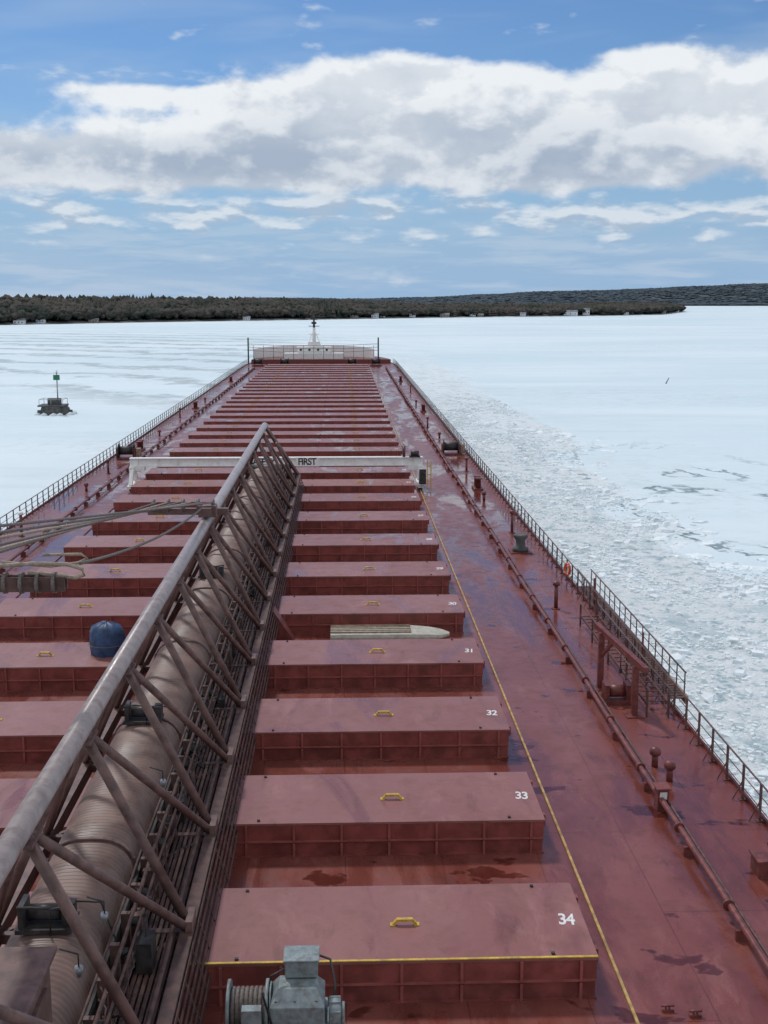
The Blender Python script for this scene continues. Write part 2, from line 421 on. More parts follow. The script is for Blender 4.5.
o = meshobj('distant_forest', mb, M_wood2); o['kind'] = 'stuff'; o['label'] = 'hazy blue-green forest covering a distant ridge'; o['category'] = 'forest'

def house(t, d, w, dp, hh, wallm, lab):
    sx, sy = shore_at(t); x = sx+d*.12; y = sy+d; z = gz(t, d)-0.3
    e = thing('shore_house', lab, 'house', (x,y,z), 'houses along the far shore')
    part('wall', MB().box(x-w/2,x+w/2,y,y+dp,z,z+hh), e, wallm)
    m = MB(); b = len(m.v); rh = hh*.5
    m.v += [(x-w/2-.5,y-.5,z+hh),(x+w/2+.5,y-.5,z+hh),(x+w/2+.5,y+dp+.5,z+hh),(x-w/2-.5,y+dp+.5,z+hh),(x-w/2-.5,y+dp/2,z+hh+rh),(x+w/2+.5,y+dp/2,z+hh+rh)]
    for q in ((0,1,5,4),(2,3,4,5),(0,4,3),(1,2,5),(3,2,1,0)): m.face([b+i for i in q])
    part('roof', m, e, M_roof)
    for k in range(3):
        cx = x-w/2+w*(k+.5)/3
        part('window', MB().box(cx-.5,cx+.5,y-.06,y+.02,z+hh*.4,z+hh*.7), e, M_glass)
WL = 'white shore house with grey gabled roof'; BL = 'brown cottage among shore trees'
for (t,d,w,dp,hh,wm,lab) in (
    (2.12,4,9,7,3.5,M_wallw,WL),(2.24,9,7,7,3.5,M_wallw,WL),(2.6,5,8,6,3,M_wallb,BL),
    (3.0,16,8,6,3.5,M_wallb,BL),(3.62,6,7,6,3,M_wallw,WL),(4.42,12,9,6,4,M_wallb,BL),
    (4.60,5,8,7,4,M_wallw,WL),(4.66,14,6,6,3.5,M_wallw,WL),(4.93,8,7,7,4.5,M_wallw,WL),
    (5.02,20,7,7,4.5,M_wallb,BL),(5.24,5,11,8,3.5,M_wallb,BL),(5.52,10,7,7,4,M_wallw,WL),(5.60,4,7,7,3,M_wallb,BL),(6.05,5,7,6,3.5,M_wallw,WL),
    (6.32,12,7,6,4,M_wallb,BL),(6.62,6,18,9,5,M_wallw,'long low white boathouse on the shore'),(6.82,12,9,7,6,M_wallw,WL),
    (7.42,5,8,8,3.5,M_wallw,WL),(8.15,6,11,8,4.5,M_wallb,BL),(8.7,9,10,8,4,M_wallw,WL)):
    house(t,d,w,dp,hh,wm,lab)

# ================================================================== SHIP
CX = -4.93
XL, XR = -20.6, 11.4
XC = (XL+XR)/2; HW = (XR-XL)/2
def halfw(y):
    if y < 250: return HW
    f = (y-250)/38; return HW*math.sqrt(max(0, 1-f**2.6))
ship = thing('cargo_ship', 'long maroon lake freighter with numbered deck hatches, moving through ice', 'ship', (XC, 130, 0))
ysn = [-30,0,50,100,150,200,240,250,258,264,270,275,280,284,286.5,287.9]
mb = MB()
for y in ysn: mb.v += [(XC-halfw(y),y,0),(XC+halfw(y),y,0)]
for i in range(len(ysn)-1): a = i*2; mb.face([a,a+1,a+3,a+2])
part('deck', mb, ship, M_deck)
mb = MB()
for y in ysn:
    w = halfw(y)
    mb.v += [(XC-w-.02,y,.12),(XC-w-.02,y,-9.5),(XC+w+.02,y,.12),(XC+w+.02,y,-9.5),(XC-w+.06,y,.12),(XC+w-.06,y,.12),(XC-w+.06,y,-.3),(XC+w-.06,y,-.3)]
for i in range(len(ysn)-1):
    a = i*8; c = a+8
    mb.face([a,a+1,c+1,c]); mb.face([a+2,c+2,c+3,a+3])
    mb.face([a,c,c+4,a+4]); mb.face([a+2,a+5,c+5,c+2]); mb.face([a+4,c+4,c+6,a+6]); mb.face([a+5,a+7,c+7,c+5])
part('hull', mb, ship, M_hull)

HX0, HX1 = 2*CX-5.1, 5.1
HL = 3.15
hy = [22.1,28.6,35.1,42.0,49.1,56.0,63.3,70.6,77.6]+[77.6+6.5*k for k in range(1,26)]
ribs = [HX0+0.35+i*(HX1-HX0-0.7)/16 for i in range(17)]
def coaming(y0):
    m = MB().box(HX0+.05,HX1-.05,y0+.03,y0+HL-.06,0.0,.385)
    m.cur = 1
    for r in ribs: m.box(r-.03,r+.03,y0-.04,y0+.028,0,.37)
    m.cur = 0
    m.box(HX0+.02,HX1-.02,y0-.03,y0+.028,.0,.035)
    return m
def panel(y0):
    m = MB().box(HX0+.03,HX1-.03,y0+.02,y0+HL-.035,.39,.84)
    m.cur = 1
    m.box(HX0,HX1,y0,y0+HL,.843,.90)
    m.cur = 3
    for r in ribs: m.box(r-.03,r+.03,y0-.04,y0+.018,.405,.838)
    m.box(HX0+.03,HX1-.03,y0-.03,y0+.018,.39,.43)
    m.cur = 0
    for sx in (HX0,HX1):
        for yy in (y0+.5, y0+HL-.5): m.box(sx-.08,sx+.08,yy-.09,yy+.09,.55,.84)
    m.cur = 2
    for xx in (HX0+1.2, HX0+7.3, HX1-7.3, HX1-.9):
        for yy in (y0+.16, y0+HL-.16): m.box(xx-.035,xx+.035,yy-.035,yy+.035,.9,.94)
    return m
def handle(cx, y0):
    m = MB(); y = y0+HL*.45
    m.beam((cx-.25,y,.91),(cx-.16,y,1.015),.09,.05).beam((cx-.17,y,1.015),(cx+.17,y,1.015),.09,.055).beam((cx+.16,y,1.015),(cx+.25,y,.91),.09,.05)
    m.box(cx-.31,cx-.2,y-.07,y+.07,.902,.922).box(cx+.2,cx+.31,y-.07,y+.07,.902,.922)
    return m
proto = {}
for i, y0 in enumerate(hy):
    num = 34-i
    lab = 'maroon steel hatch cover with yellow lifting handles, numbered %d' % num
    if i == 0: lab = 'maroon steel hatch cover numbered 34 with yellow edge stripe'
    e = thing('hatch_cover', lab, 'hatch cover', (CX, y0, .4), 'steel hatch covers across the deck')
    if i == 0:
        proto['p'] = part('panel', panel(y0), e, [M_skirt, M_cover, M_dark, M_rib])
        proto['h1'] = part('handle', handle(1.25, y0), e, M_yellow)
        proto['h2'] = part('handle', handle(2*CX-1.25, y0), e, M_yellow)
        proto['c'] = part('hatch_coaming', coaming(y0), ship, [M_coam, M_rib])
        part('edge_stripe', MB().box(HX0+.01,HX1-.01,y0+.0,y0+.06,.902,.92), e, M_yellow)
    else:
        for k in ('p','h1','h2'): again(proto[k], e, (0,0,0))
        again(proto['c'], ship, (0, y0-hy[0], 0))
    textmesh('number_marking', str(num), 0.64, (4.72, y0+1.5, .904), (0,0,math.radians(-6)), e, M_mark, .014, .60)

def rail_bar(x, mat, lab, w):
    m = MB().box(x-w,x+w,14,246,0.004,.05)
    return solo('crane_rail', m, [mat], lab, 'rail', (x,14,0), 'gantry rails beside the hatches')
rail_bar(5.70, M_line, 'thin worn yellow gantry rail running along deck beside hatches', .03)
rail_bar(2*CX-5.70, M_maroon, 'maroon gantry rail running along deck beside hatches', .05)
def side_pipe(x, sgn):
    e = thing('deck_pipe', 'long maroon deck pipe on low saddles with flanges', 'pipe', (x,14,0), 'service pipes along the deck')
    pts = [(x+0.03*math.sin(y*.3), y, .34) for y in range(14,248,6)]
    part('main_pipe', MB().tube(pts, .08, 10), e, M_maroon)
    part('small_pipe', MB().tube([(x+sgn*.2, p[1], .27) for p in pts], .035, 8), e, M_rail)
    first = None
    for k in range(56):
        y = 16+4.1*k
        if first is None: first = part('saddle', MB().box(x-.14,x+.28 if sgn>0 else x+.14,y-.05,y+.05,0,.25), e, M_maroon); fl = part('flange', MB().tube([(x,y+.9,.34),(x,y+.97,.34)], .14, 12), e, M_maroon)
        else: again(first, e, (0, 4.1*k, 0)); again(fl, e, (0, 4.1*k, 0))
side_pipe(8.75, 1); side_pipe(-17.6, -1)

def guard(x, sgn, y0, y1, n, lab):
    e = thing('guard_rail', lab, 'railing', (x,y0,0), 'railings along the deck edges')
    st = (y1-y0)/n
    def xo(y): return XC+sgn*(halfw(y)-.15)
    yy = [y0+st*i for i in range(n)]
    for z, r in ((1.07,.028),(.72,.016),(.38,.016)):
        part('top_bar' if z > 1 else 'middle_bar', MB().tube([(xo(y),y,z) for y in yy+[y1]], r, 6), e, M_rail)
    first = None
    for y in yy:
        if first is None:
            m = MB().box(x-.03,x+.03,y-.035,y+.035,0,1.07).box(x-.09,x+.09,y-.08,y+.08,0.003,.03)
            m.beam((x,y,.6),(x-sgn*.28,y,.02),.03,.03)
            first = part('post', m, e, M_rail)
        else: again(first, e, (xo(y)-x, y-y0, 0))
GL = 'maroon pipe guard rail along deck edge above ice'
guard(XR-.15, 1, 26, 134, 76, GL); guard(XR-.15, 1, 134, 262, 66, GL)
guard(XL+.15, -1, 62, 152, 60, GL); guard(XL+.15, -1, 152, 262, 56, GL)

def fitting(x, y):
    solo('mushroom_vent', MB().tube([(x,y,0),(x,y,.42)], .10, 12).tube([(x,y,.38),(x,y,.46),(x,y,.58),(x,y,.63)], [.15,.18,.15,.05], 12),
         M_maroon, 'squat maroon mushroom ventilator on deck', 'ventilator', (x,y,0), 'mushroom ventilators on the side deck')
for p in ((9.4,34.2),(9.55,33.1),(9.9,83),(9.8,121),(9.8,160),(-18.9,88),(-18.9,124),(-18.8,165)): fitting(*p)
def vpost(x, y, h, white):
    e = thing('vent_post', 'slim maroon vent pipe with cap standing near railing', 'vent pipe', (x,y,0), 'vent pipes on the side deck')
    part('pipe', MB().tube([(x,y,0.04),(x,y,h)], .09, 10), e, M_maroon)
    part('footing', MB().tube([(x,y,0.002),(x,y,.04)], .2, 10), e, M_maroon)
    part('cap', MB().tube([(x,y,h+.002),(x,y,h+.12),(x,y,h+.2)], [.17,.17,.07], 12), e, M_white if white else M_maroon)
for p in ((9.7,53,1.1,0),(10.2,71,1.2,0),(10.1,97,1.0,0),(9.3,131,1.0,0),(-19.2,71,1.3,1),(-19.0,97,1.0,0),(-19.3,143,1.0,0),(10.2,180,1.0,0)): vpost(*p)
def bitts(x, y, lab):
    e = thing('mooring_bitts', lab, 'bollard', (x,y,0), 'mooring bitts on the side deck')
    part('base', MB().box(x-.35,x+.35,y-.9,y+.9,0.002,.14), e, M_maroon)
    for s in (-.5,.5):
        part('bollard', MB().tube([(x,y+s,.142),(x,y+s,.8),(x,y+s,.82),(x,y+s,.92)], [.2,.2,.27,.27], 14), e, M_maroon)
for p in ((10.0,88),(10.1,150),(9.9,205),(-18.9,112),(-18.9,155),(-18.9,205)): bitts(*p, 'maroon double mooring bitts on deck')
def mwinch(x, y):
    e = thing('mooring_winch', 'dark mooring winch with brass-coloured drum by the railing', 'winch', (x,y,0), 'mooring winches on the side deck')
    part('base', MB().box(x-.9,x+.9,y-.6,y+.6,0.002,.15), e, M_maroon)
    for a,b in ((-.95,-.82),(.6,.75)): part('bearing_plate', MB().box(x+a,x+b,y-.5,y+.5,.152,1.0), e, M_maroon)
    part('drum', MB().tube([(x-.8,y,.75),(x+.58,y,.75)], .38, 16), e, M_dark)
    part('flange', MB().tube([(x-.8,y,.75),(x-.72,y,.75)], .62, 16), e, M_dark); part('flange', MB().tube([(x+.5,y,.75),(x+.58,y,.75)], .62, 16), e, M_dark)
    part('gearbox', MB().box(x+.78,x+1.15,y-.35,y+.35,.152,.95), e, M_wood)
mwinch(9.9,108); mwinch(-19.0,106)
e = thing('warping_capstan', 'dark green-brown capstan with flared head beside railing', 'capstan', (9.9,65.5,0))
part('body', MB().tube([(9.9,65.5,.06),(9.9,65.5,.25),(9.9,65.5,.3),(9.9,65.5,.65),(9.9,65.5,.9),(9.9,65.5,1.0)], [.45,.45,.28,.25,.42,.40], 16), e, M_conc)
part('footing', MB().box(9.3,10.5,64.9,66.1,0.002,.058), e, M_maroon)
e = thing('valve_box', 'small maroon valve box with white tag on the deck pipe', 'box', (8.8,31.2,0))
part('casing', MB().box(8.65,8.95,31.0,31.4,0.0,.62), e, M_maroon)
part('lid', MB().box(8.6,9.0,30.95,31.45,.622,.66), e, M_maroon)
part('tag', MB().box(8.7,8.9,30.985,30.998,.35,.55), e, M_mark)
e = thing('deck_locker', 'low maroon steel locker with overhanging lid near railing', 'locker', (10.45,27.3,0))
part('casing', MB().box(10.1,10.8,27.0,27.6,0,.42), e, M_maroon)
part('lid', MB().box(10.05,10.85,26.95,27.65,.422,.47), e, M_maroon)
part('hasp', MB().box(10.4,10.5,26.93,26.948,.34,.45), e, M_dark)

e = thing('davit_frame', 'maroon lifting frame with hoist beside stowed gangway', 'davit', (9.6,40.3,0))
part('upright', MB().box(9.2,9.4,41.5,41.7,0,2.1).box(9.0,9.6,41.3,41.9,0.002,.04), e, M_maroon)
part('upright', MB().box(9.75,9.95,38.6,38.8,0,1.75).box(9.55,10.15,38.4,39.0,0.002,.04), e, M_maroon)
part('arm', MB().beam((9.25,42.3,2.2),(10.0,37.9,1.85),.18,.2).beam((9.3,41.6,1.2),(9.5,40.6,2.05),.1,.1), e, M_maroon)
part('hoist', MB().tube([(9.3,40.1,.42),(9.8,40.1,.42)], .22, 14).box(9.1,10.0,39.7,40.5,0.002,.14).box(9.1,9.25,39.8,40.4,.14,.7).box(9.85,10.0,39.8,40.4,.14,.7), e, M_maroon)
part('hook', MB().tube([(9.6,39.8,1.95),(9.6,39.8,1.3)], .02, 6).cbox((9.6,39.8,1.25),(.1,.1,.18)), e, M_dark)
g0, g1, gx0, gx1 = 40.5, 57.5, 11.48, 12.2
e = thing('gangway', 'stowed boarding gangway with steel treads, hung outside railing', 'gangway', (11.9,g0,0))
part('stringer', MB().box(gx0,gx0+.06,g0,g1,-.25,.05), e, M_rail)
part('stringer', MB().box(gx1-.06,gx1+.04,g0,g1,-.25,.05), e, M_wood, 'weathered tan outer stringer')
first = None
for k in range(60):
    y = g0+.2+.283*k
    if first is None: first = part('tread', MB().box(gx0+.06,gx1-.06,y-.1,y+.1,-.08,-.04), e, M_rail)
    else: again(first, e, (0,.283*k,0))
for sx in (gx0+.03, gx1-.03):
    first = None
    for k in range(17):
        y = g0+.3+1.02*k
        if first is None: first = part('stanchion', MB().tube([(sx,y,0),(sx,y,.85)], .025, 6), e, M_rail)
        else: again(first, e, (0,1.02*k,0))
    part('handrail', MB().tube([(sx,g0+.2,.85),(sx,g1-.2,.85)], .03, 8), e, M_rail)
    part('handrail', MB().tube([(sx,g0+.2,.45),(sx,g1-.2,.45)], .018, 6), e, M_rail)
for y in (44, 53):
    part('cradle', MB().box(11.42,12.3,y,y+.12,-.4,-.26).box(11.42,11.475,y,y+.12,-.26,1.4), e, M_maroon)
e = thing('walkway_rack', 'low steel rack with grating and cross bars beside railing', 'rack', (10.7,44,0))
m = MB().box(10.2,10.25,38.5,50,.5,.54).box(10.95,11.0,38.5,50,.5,.54)
for y in [38.7+.5*k for k in range(23)]: m.box(10.25,10.95,y-.02,y+.02,.505,.535)
part('grating', m, e, M_rail)
m = MB()
for x in (10.23,10.97):
    m.tube([(x,38.5,1.0),(x,50,1.0)],.03,6); m.box(x-.03,x+.03,38.5,50,.44,.498)
    for y in (38.5,41.5,44.5,47.5,50): m.box(x-.035,x+.035,y-.03,y+.03,0,1.0)
part('frame', m, e, M_rail)
e = thing('life_ring', 'orange life ring hung on the guard rail', 'life ring', (11.1,57.8,.4))
part('ring', MB().torus((11.1,57.8,.75),(1,.3,0),.26,.075), e, M_orange)
for a in (0,90,180,270):
    t = math.radians(a+45)
    part('band', MB().cbox((11.1-.08*math.cos(t),57.8+.25*math.cos(t),.75+.26*math.sin(t)),(.17,.1,.1)), e, M_mark)

# ---- hatch crane (gantry)
gy = 89.0
e = thing('hatch_crane', 'white travelling gantry crane reading SAFETY FIRST, straddling the hatches', 'gantry crane', (CX,gy,0))
XA, XB = 2*CX-5.95, 5.95
m = MB()
m.box(XA,XB,gy-.14,gy+.14,1.74,2.26)
for z in (1.68,2.26): m.box(XA,XB,gy-.30,gy+.30,z,z+.06)
for k in range(15):
    xx = XA+.6+k*(XB-XA-1.2)/14
    m.box(xx-.025,xx+.025,gy-.28,gy-.142,1.742,2.258)
part('beam', m, e, M_white)
for sx, sg in ((XA,1),(XB,-1)):
    a, b = min(sx,sx+sg*.4), max(sx,sx+sg*.4)
    mm = MB().beam(((a+b)/2,gy-1.25,.42),((a+b)/2,gy-.3,1.6),.28,.28).beam(((a+b)/2,gy+1.25,.42),((a+b)/2,gy+.3,1.6),.28,.28)
    mm.box(a-.02,b+.02,gy-1.6,gy+1.6,.2,.42).box(a,b,gy-.55,gy+.55,1.38,1.677)
    a2, b2 = min(sx+sg*.4,sx+sg*1.1), max(sx+sg*.4,sx+sg*1.1)
    mm.box(a2,b2,gy-.3,gy+.3,1.38,1.677)
    part('leg', mm, e, M_white)
    for yy in (-1.2,1.2):
        part('wheel', MB().tube([(sx+sg*.1,gy+yy,.22),(sx+sg*.35,gy+yy,.22)], .2, 14), e, M_dark)
part('control_box', MB().box(XB-.35,XB+.15,gy-1.9,gy-1.62,.5,1.6), e, M_dark)
part('ladder', MB().box(XB+.2,XB+.27,gy-1.9,gy-1.85,.1,2.3).box(XB+.47,XB+.54,gy-1.9,gy-1.85,.1,2.3).box(XB+.25,XB+.47,gy-1.89,gy-1.86,.7,.77).box(XB+.25,XB+.47,gy-1.89,gy-1.86,1.2,1.27).box(XB+.25,XB+.47,gy-1.89,gy-1.86,1.8,1.87), e, M_yellow)
part('drive_motor', MB().tube([(XB-.9,gy-.3,2.6),(XB-.3,gy-.3,2.6)], .2, 12).box(XB-1.0,XB-.2,gy-.5,gy+.2,2.323,2.42), e, M_dark)
part('cable_reel', MB().tube([(XB-1.5,gy-.1,2.75),(XB-1.3,gy-.1,2.75)], .4, 16).box(XB-1.5,XB-1.3,gy-.15,gy+.05,2.323,2.7), e, M_rail)
for z in (2.7,3.05):
    part('walkway_rail', MB().tube([(XA+1,gy+.3,z),(XB-1,gy+.3,z)], .016, 6), e, M_rail)
part('sign_board', MB().box(-3.5,-1.75,gy-.34,gy-.305,1.66,2.34), e, M_white)
part('sign_board', MB().box(-7.3,-4.7,gy-.34,gy-.305,1.66,2.34), e, M_white)
textmesh('lettering', 'FIRST', .70, (-2.66, gy-.344, 2.0), (math.pi/2,0,0), e, M_dark, .018, .9)
textmesh('lettering', 'SAFETY', .70, (-6.0, gy-.344, 2.0), (math.pi/2,0,0), e, M_dark, .018, .9)

# ---- bow
BY = 262; BX = -6.2
mb = MB(); pts = []
ysb = [BY,266,270,275,280,284,286.5]
for y in ysb: pts.append((XC+.2-halfw(y)+.3, y))
for y in reversed(ysb): pts.append((XC-.2+halfw(y)-.3, y))
for (x,y) in pts: mb.v.append((x,y,0))
for (x,y) in pts: mb.v.append((x,y,.9))
n = len(pts)
for k in range(n): mb.face([k,(k+1)%n,n+(k+1)%n,n+k])
mb.face([n+k for k in range(n)][::-1])
part('forecastle', mb, ship, M_maroon)
m = MB(); NS = 28
for k in range(NS+1):
    a = math.pi*k/NS; x = BX+13.2*math.cos(a); y = 264.5+12*math.sin(a)
    m.v += [(x,y,.9),(x,y,2.9+.5*math.sin(a)),(x,y+.15,2.9+.5*math.sin(a)),(x,y+.15,.9)]
for k in range(NS):
    a = k*4; m.face([a,a+1,a+5,a+4]); m.face([a+1,a+2,a+6,a+5]); m.face([a+2,a+3,a+7,a+6])
part('bow_bulwark', m, ship, M_white, 'white curved bulwark around bow platform')
m = MB().box(BX-6.5,BX+6.5,264.6,269,.9,2.1).box(BX-3.6,BX+3.6,265.8,269.2,2.1,3.3).box(BX-3.8,BX+3.8,265.6,269.4,3.302,3.4).box(BX-1.3,BX+1.3,266.5,269.5,3.4,4.5)
part('bow_house', m, ship, M_white, 'low white deckhouse at the bow')
for k in range(4):
    part('window', MB().box(BX-2.9+k*1.9-.22,BX-2.9+k*1.9+.22,265.74,265.798,2.6,3.0), ship, M_glass)
m = MB().tube([(BX,268,4.5),(BX,268,7.6)], [.42,.3], 10).box(BX-1.2,BX+1.2,267.4,268.6,6.1,6.22)
for s in (-1.4,1.4): m.beam((BX+s,268,3.8),(BX+s*.2,268,6.6),.14,.14)
part('bow_mast', m, ship, M_white)
m = MB().tube([(BX,268,7.6),(BX,268,10.9)], [.26,.14], 8).tube([(BX-1.2,268,7.9),(BX+1.2,268,7.9)], .08, 6).tube([(BX-.7,268,9.3),(BX+.7,268,9.3)], .07, 6)
part('mast_top', m, ship, M_dark)
part('mast_light', MB().tube([(BX,268,10.9),(BX,268,11.3)], .26, 10), ship, M_dark)
part('mast_radar', MB().cbox((BX,267.6,8.6),(1.1,.3,.45)), ship, M_dark)
for sx in (BX-14.1, BX+14.0):
    part('bow_light_post', MB().tube([(sx,BY+.2,0),(sx,BY+.2,5.6)], .16, 8), ship, M_dark)
m = MB()
for z in (3.9,3.2,2.5): m.tube([(BX-14.1,BY+.3,z+.35),(BX-7,BY+.3,z),(BX+7,BY+.3,z),(BX+14,BY+.3,z+.35)], .045, 6)
for k in range(13):
    xx = BX-13+k*26/12; m.tube([(xx,BY+.3,.9),(xx,BY+.3,3.95)], .045, 6)
part('bow_railing', m, ship, M_rail)
def fwinch(x,y,r,lab):
    e = thing('anchor_winch', lab, 'winch', (x,y,0), 'winches near the bow')
    part('base', MB().box(x-1.2,x+1.2,y-.9,y+.9,0.002,.3), e, M_maroon)
    part('drum', MB().tube([(x-.8,y,1.0),(x+.8,y,1.0)], r, 14), e, M_dark)
    part('flange', MB().tube([(x-.9,y,1.0),(x-.8,y,1.0)], r+.3, 14), e, M_dark); part('flange', MB().tube([(x+.8,y,1.0),(x+.9,y,1.0)], r+.3, 14), e, M_dark)
for x in (-17.5,-12,2,7): fwinch(x,252,.5,'dark drum winch on the foredeck')

# ================================================================== BOOM
bx, tz = -5.1, 5.8
rx, lx, bz = -3.15, -7.0, 1.5
boom = thing('unloading_boom', 'long brown lattice unloading boom with corrugated conveyor cover, stowed over hatches', 'conveyor boom', (bx, 4, 0))
part('top_chord', MB().tube([(bx,3,tz),(bx,78.5,tz)], .2, 20), boom, M_chord, 'pale weathered top chord pipe')
part('bottom_chord', MB().box(rx-.13,rx+.13,3,85,bz-.16,bz+.16), boom, M_grate)
part('bottom_chord', MB().box(lx-.15,lx+.15,3,85,bz-.18,bz+.18), boom, M_boom)
PN = 4.4
ynode = [22.3+PN*k for k in range(-4,13)]
y = ynode[0]
def member(p0, p1, r, name='brace'): return part(name, MB().tube([p0,p1], r, 10), boom, M_boom)
protoB = [
 member((bx+.05,y,tz-.1),(rx,y+.05,bz+.15), .1, 'strut'),
 member((bx+.05,y+.1,tz-.1),(rx,y+PN-.1,bz+.15), .09),
 member((bx-.05,y,tz-.1),(lx,y+.05,bz+.15), .1, 'strut'),
 member((bx-.05,y+.1,tz-.1),(lx,y+PN-.1,bz+.15), .09),
 part('cross_beam', MB().box(lx+.15,rx-.15,y-.08,y+.08,bz-.15,bz+.05), boom, M_boom),
 part('floor_brace', MB().beam((lx+.1,y+.1,bz-.05),(rx-.1,y+PN-.1,bz-.05),.1,.1), boom, M_boom),
 part('gusset', MB().box(bx-.24,bx+.24,y-.3,y+.45,tz-.24,tz-.18), boom, M_boom),
 part('gusset', MB().box(rx-.02,rx+.12,y-.3,y+.3,bz+.165,bz+.38), boom, M_boom)]
for k in range(1, len(ynode)):
    for p in protoB: again(p, boom, (0, PN*k, 0))
ccx = -5.35; W2 = .88; CH = .84
m = MB(); NP = 16; yy = 4.0; ring = 0
while yy < 80:
    r = (1.0, 1.024, 1.0, .972)[ring % 4]
    for j in range(NP+1):
        a = math.pi*j/NP
        cxn = math.copysign(abs(math.cos(a))**.75, math.cos(a)); czn = math.sin(a)**.75
        m.v.append((ccx+W2*r*cxn, yy, 1.95+CH*r*czn))
    yy += .038; ring += 1
for i in range(ring-1):
    for j in range(NP):
        a = i*(NP+1)+j; m.face([a, a+1, a+NP+2, a+NP+1], True)
part('conveyor_cover', m, boom, M_cov)
m = MB(); yy = 9
for j in range(NP):
    q = []
    for a in (math.pi*j/NP, math.pi*(j+1)/NP):
        q.append((ccx+W2*1.05*math.copysign(abs(math.cos(a))**.75, math.cos(a)), yy, 1.95+CH*1.05*math.sin(a)**.75))
    m.beam(q[0], q[1], .1, .04)
st = part('cover_strap', m, boom, M_boom)
for k in range(1,10): again(st, boom, (0,7.4*k,0))
part('conveyor_frame', MB().box(ccx-W2-.12,ccx-W2-.06,4,82,1.55,2.1).box(ccx+W2+.06,ccx+W2+.12,4,82,1.55,2.1).box(ccx-W2-.06,ccx+W2+.06,4,82,1.5,1.58), boom, M_dark)
first = part('idler_bracket', MB().box(ccx+W2+.13,ccx+W2+.3,8.94,9.06,1.58,2.3), boom, M_boom)
fr = part('idler_roller', MB().tube([(ccx+W2+.13,9.2,2.0),(ccx+W2+.42,9.2,2.0)], .1, 8), boom, M_dark)
for k in range(1,64):
    again(first, boom, (0,1.15*k,0)); again(fr, boom, (0,1.15*k,0))
m = MB()
for k in range(7):
    x = -3.95+.11*k; m.box(x-.035,x+.035,3,84,1.46,1.53)
yy = 3.2
while yy < 84: m.box(-4.0,-3.28,yy-.02,yy+.02,1.42,1.459); yy += .5
part('walkway_grating', m, boom, M_grate)
part('walkway_tray', MB().box(-4.3,-3.3,3,84,1.2,1.26), boom, M_dark)
for (x,z,r) in ((-3.95,2.25,.03),(-3.95,1.85,.02),(-3.42,1.72,.05),(-4.12,2.3,.04),(-4.05,1.68,.06),(-4.25,1.9,.05),(-4.3,2.5,.025)):
    part('service_pipe', MB().tube([(x+.015*math.sin(y*.7),y,z+.02*math.sin(y*.9)) for y in range(3,85,3)], r, 6), boom, M_grate)
stn = part('walkway_stanchion', MB().box(-3.97,-3.93,3.98,4.02,1.53,2.23), boom, M_boom)
for k in range(1,50): again(stn, boom, (0,1.6*k,0))
for k in range(44):
    y = 12+1.45*k+R(-.6,.6); x = R(-4.25,-3.75); w_ = R(.06,.18); h_ = R(.15,.55)
    part('junction_box', MB().box(x-w_,x+w_,y-R(.1,.3),y+R(.1,.3),1.54,1.6+h_).tube([(x,y,1.6+h_),(x,y+.3,1.9+h_),(x-.2,y+.7,2.2)], .02, 6), boom, random.choice((M_dark,M_boom,M_grate)))
m = MB()
for k in range(6):
    m.beam((rx+.16+.055*k,3,bz+.02-.17*k),(rx+.16+.055*k,84,bz+.02-.17*k),.02,.13)
for k in range(74): m.beam((rx+.15,4+1.1*k,bz+.05),(rx+.45,4+1.1*k,bz-.9),.03,.04)
part('side_skirt', m, boom, M_grate)
for (y, z) in ((20.3,2.82),(31,2.82),(48,2.82)):
    m = MB().box(ccx-.55,ccx+.45,y-.35,y+.35,z,z+.08).tube([(ccx-.35,y,z+.25),(ccx+.2,y,z+.25)], .15, 14).box(ccx+.25,ccx+.45,y-.18,y+.18,z+.08,z+.42)
    m.tube([(ccx+.1,y-.4,z),(ccx+.1,y-.4,z+.5),(ccx+.5,y-.2,z+.5)], .022, 6).box(ccx-.5,ccx-.4,y-.3,y+.2,z+.08,z+.5)
    m.tube([(ccx-.5,y-.3,z+.5),(ccx-.2,y-.5,z+.6),(ccx+.3,y-.3,z+.45)], .02, 6).tube([(ccx+.3,y+.3,z+.3),(ccx+.8,y+.6,z+.1),(ccx+1.2,y+.3,z-.8)], .02, 6)
    part('drive_motor', m, boom, M_dark)
part('drive_housing', MB().box(-6.6,-4.5,10.5,16.9,2.9,4.2).box(-6.7,-4.4,10.4,17.0,4.203,4.28).box(-4.498,-4.44,11,16.5,3.2,3.9), boom, M_boom)
def lamp(x,y,z):
    part('work_lamp', MB().tube([(x,y,z),(x,y,z+.07),(x,y,z+.09),(x,y,z+.18)], [.035,.055,.07,.07], 12), boom, M_steel)
    part('lamp_bracket', MB().tube([(x,y,z+.18),(x,y,z+.4),(x-.3,y,z+.5)], .016, 6), boom, M_dark)
for p in ((-4.35,18.1,3.1),(-4.35,20.2,2.9),(-4.3,27,2.6)): lamp(*p)
for k in range(14):
    y = 17+R(-1,1)+k*2.6; x = R(-4.3,-3.9)
    part('hose', MB().tube([(x+.25*math.sin(t*1.3+k),y+t*.25,2.0+.2*math.cos(t*2+k)) for t in range(9)], .022, 6), boom, M_dark)
m = MB().beam((bx,78.4,tz),(rx,85,bz),.2,.2).beam((bx,78.4,tz),(lx,85,bz),.2,.2).box(lx,rx,84.85,85.1,bz-.2,bz+.25)
m.beam((rx,80.5,bz+.1),(bx+.7,79,4.6),.12,.12).beam((lx,80.5,bz+.1),(bx-.7,79,4.6),.12,.12)
part('boom_head', m, boom, M_boom)
part('head_pulley', MB().tube([(lx+.4,83.8,2.0),(rx-.5,83.8,2.0)], .5, 18), boom, M_dark)
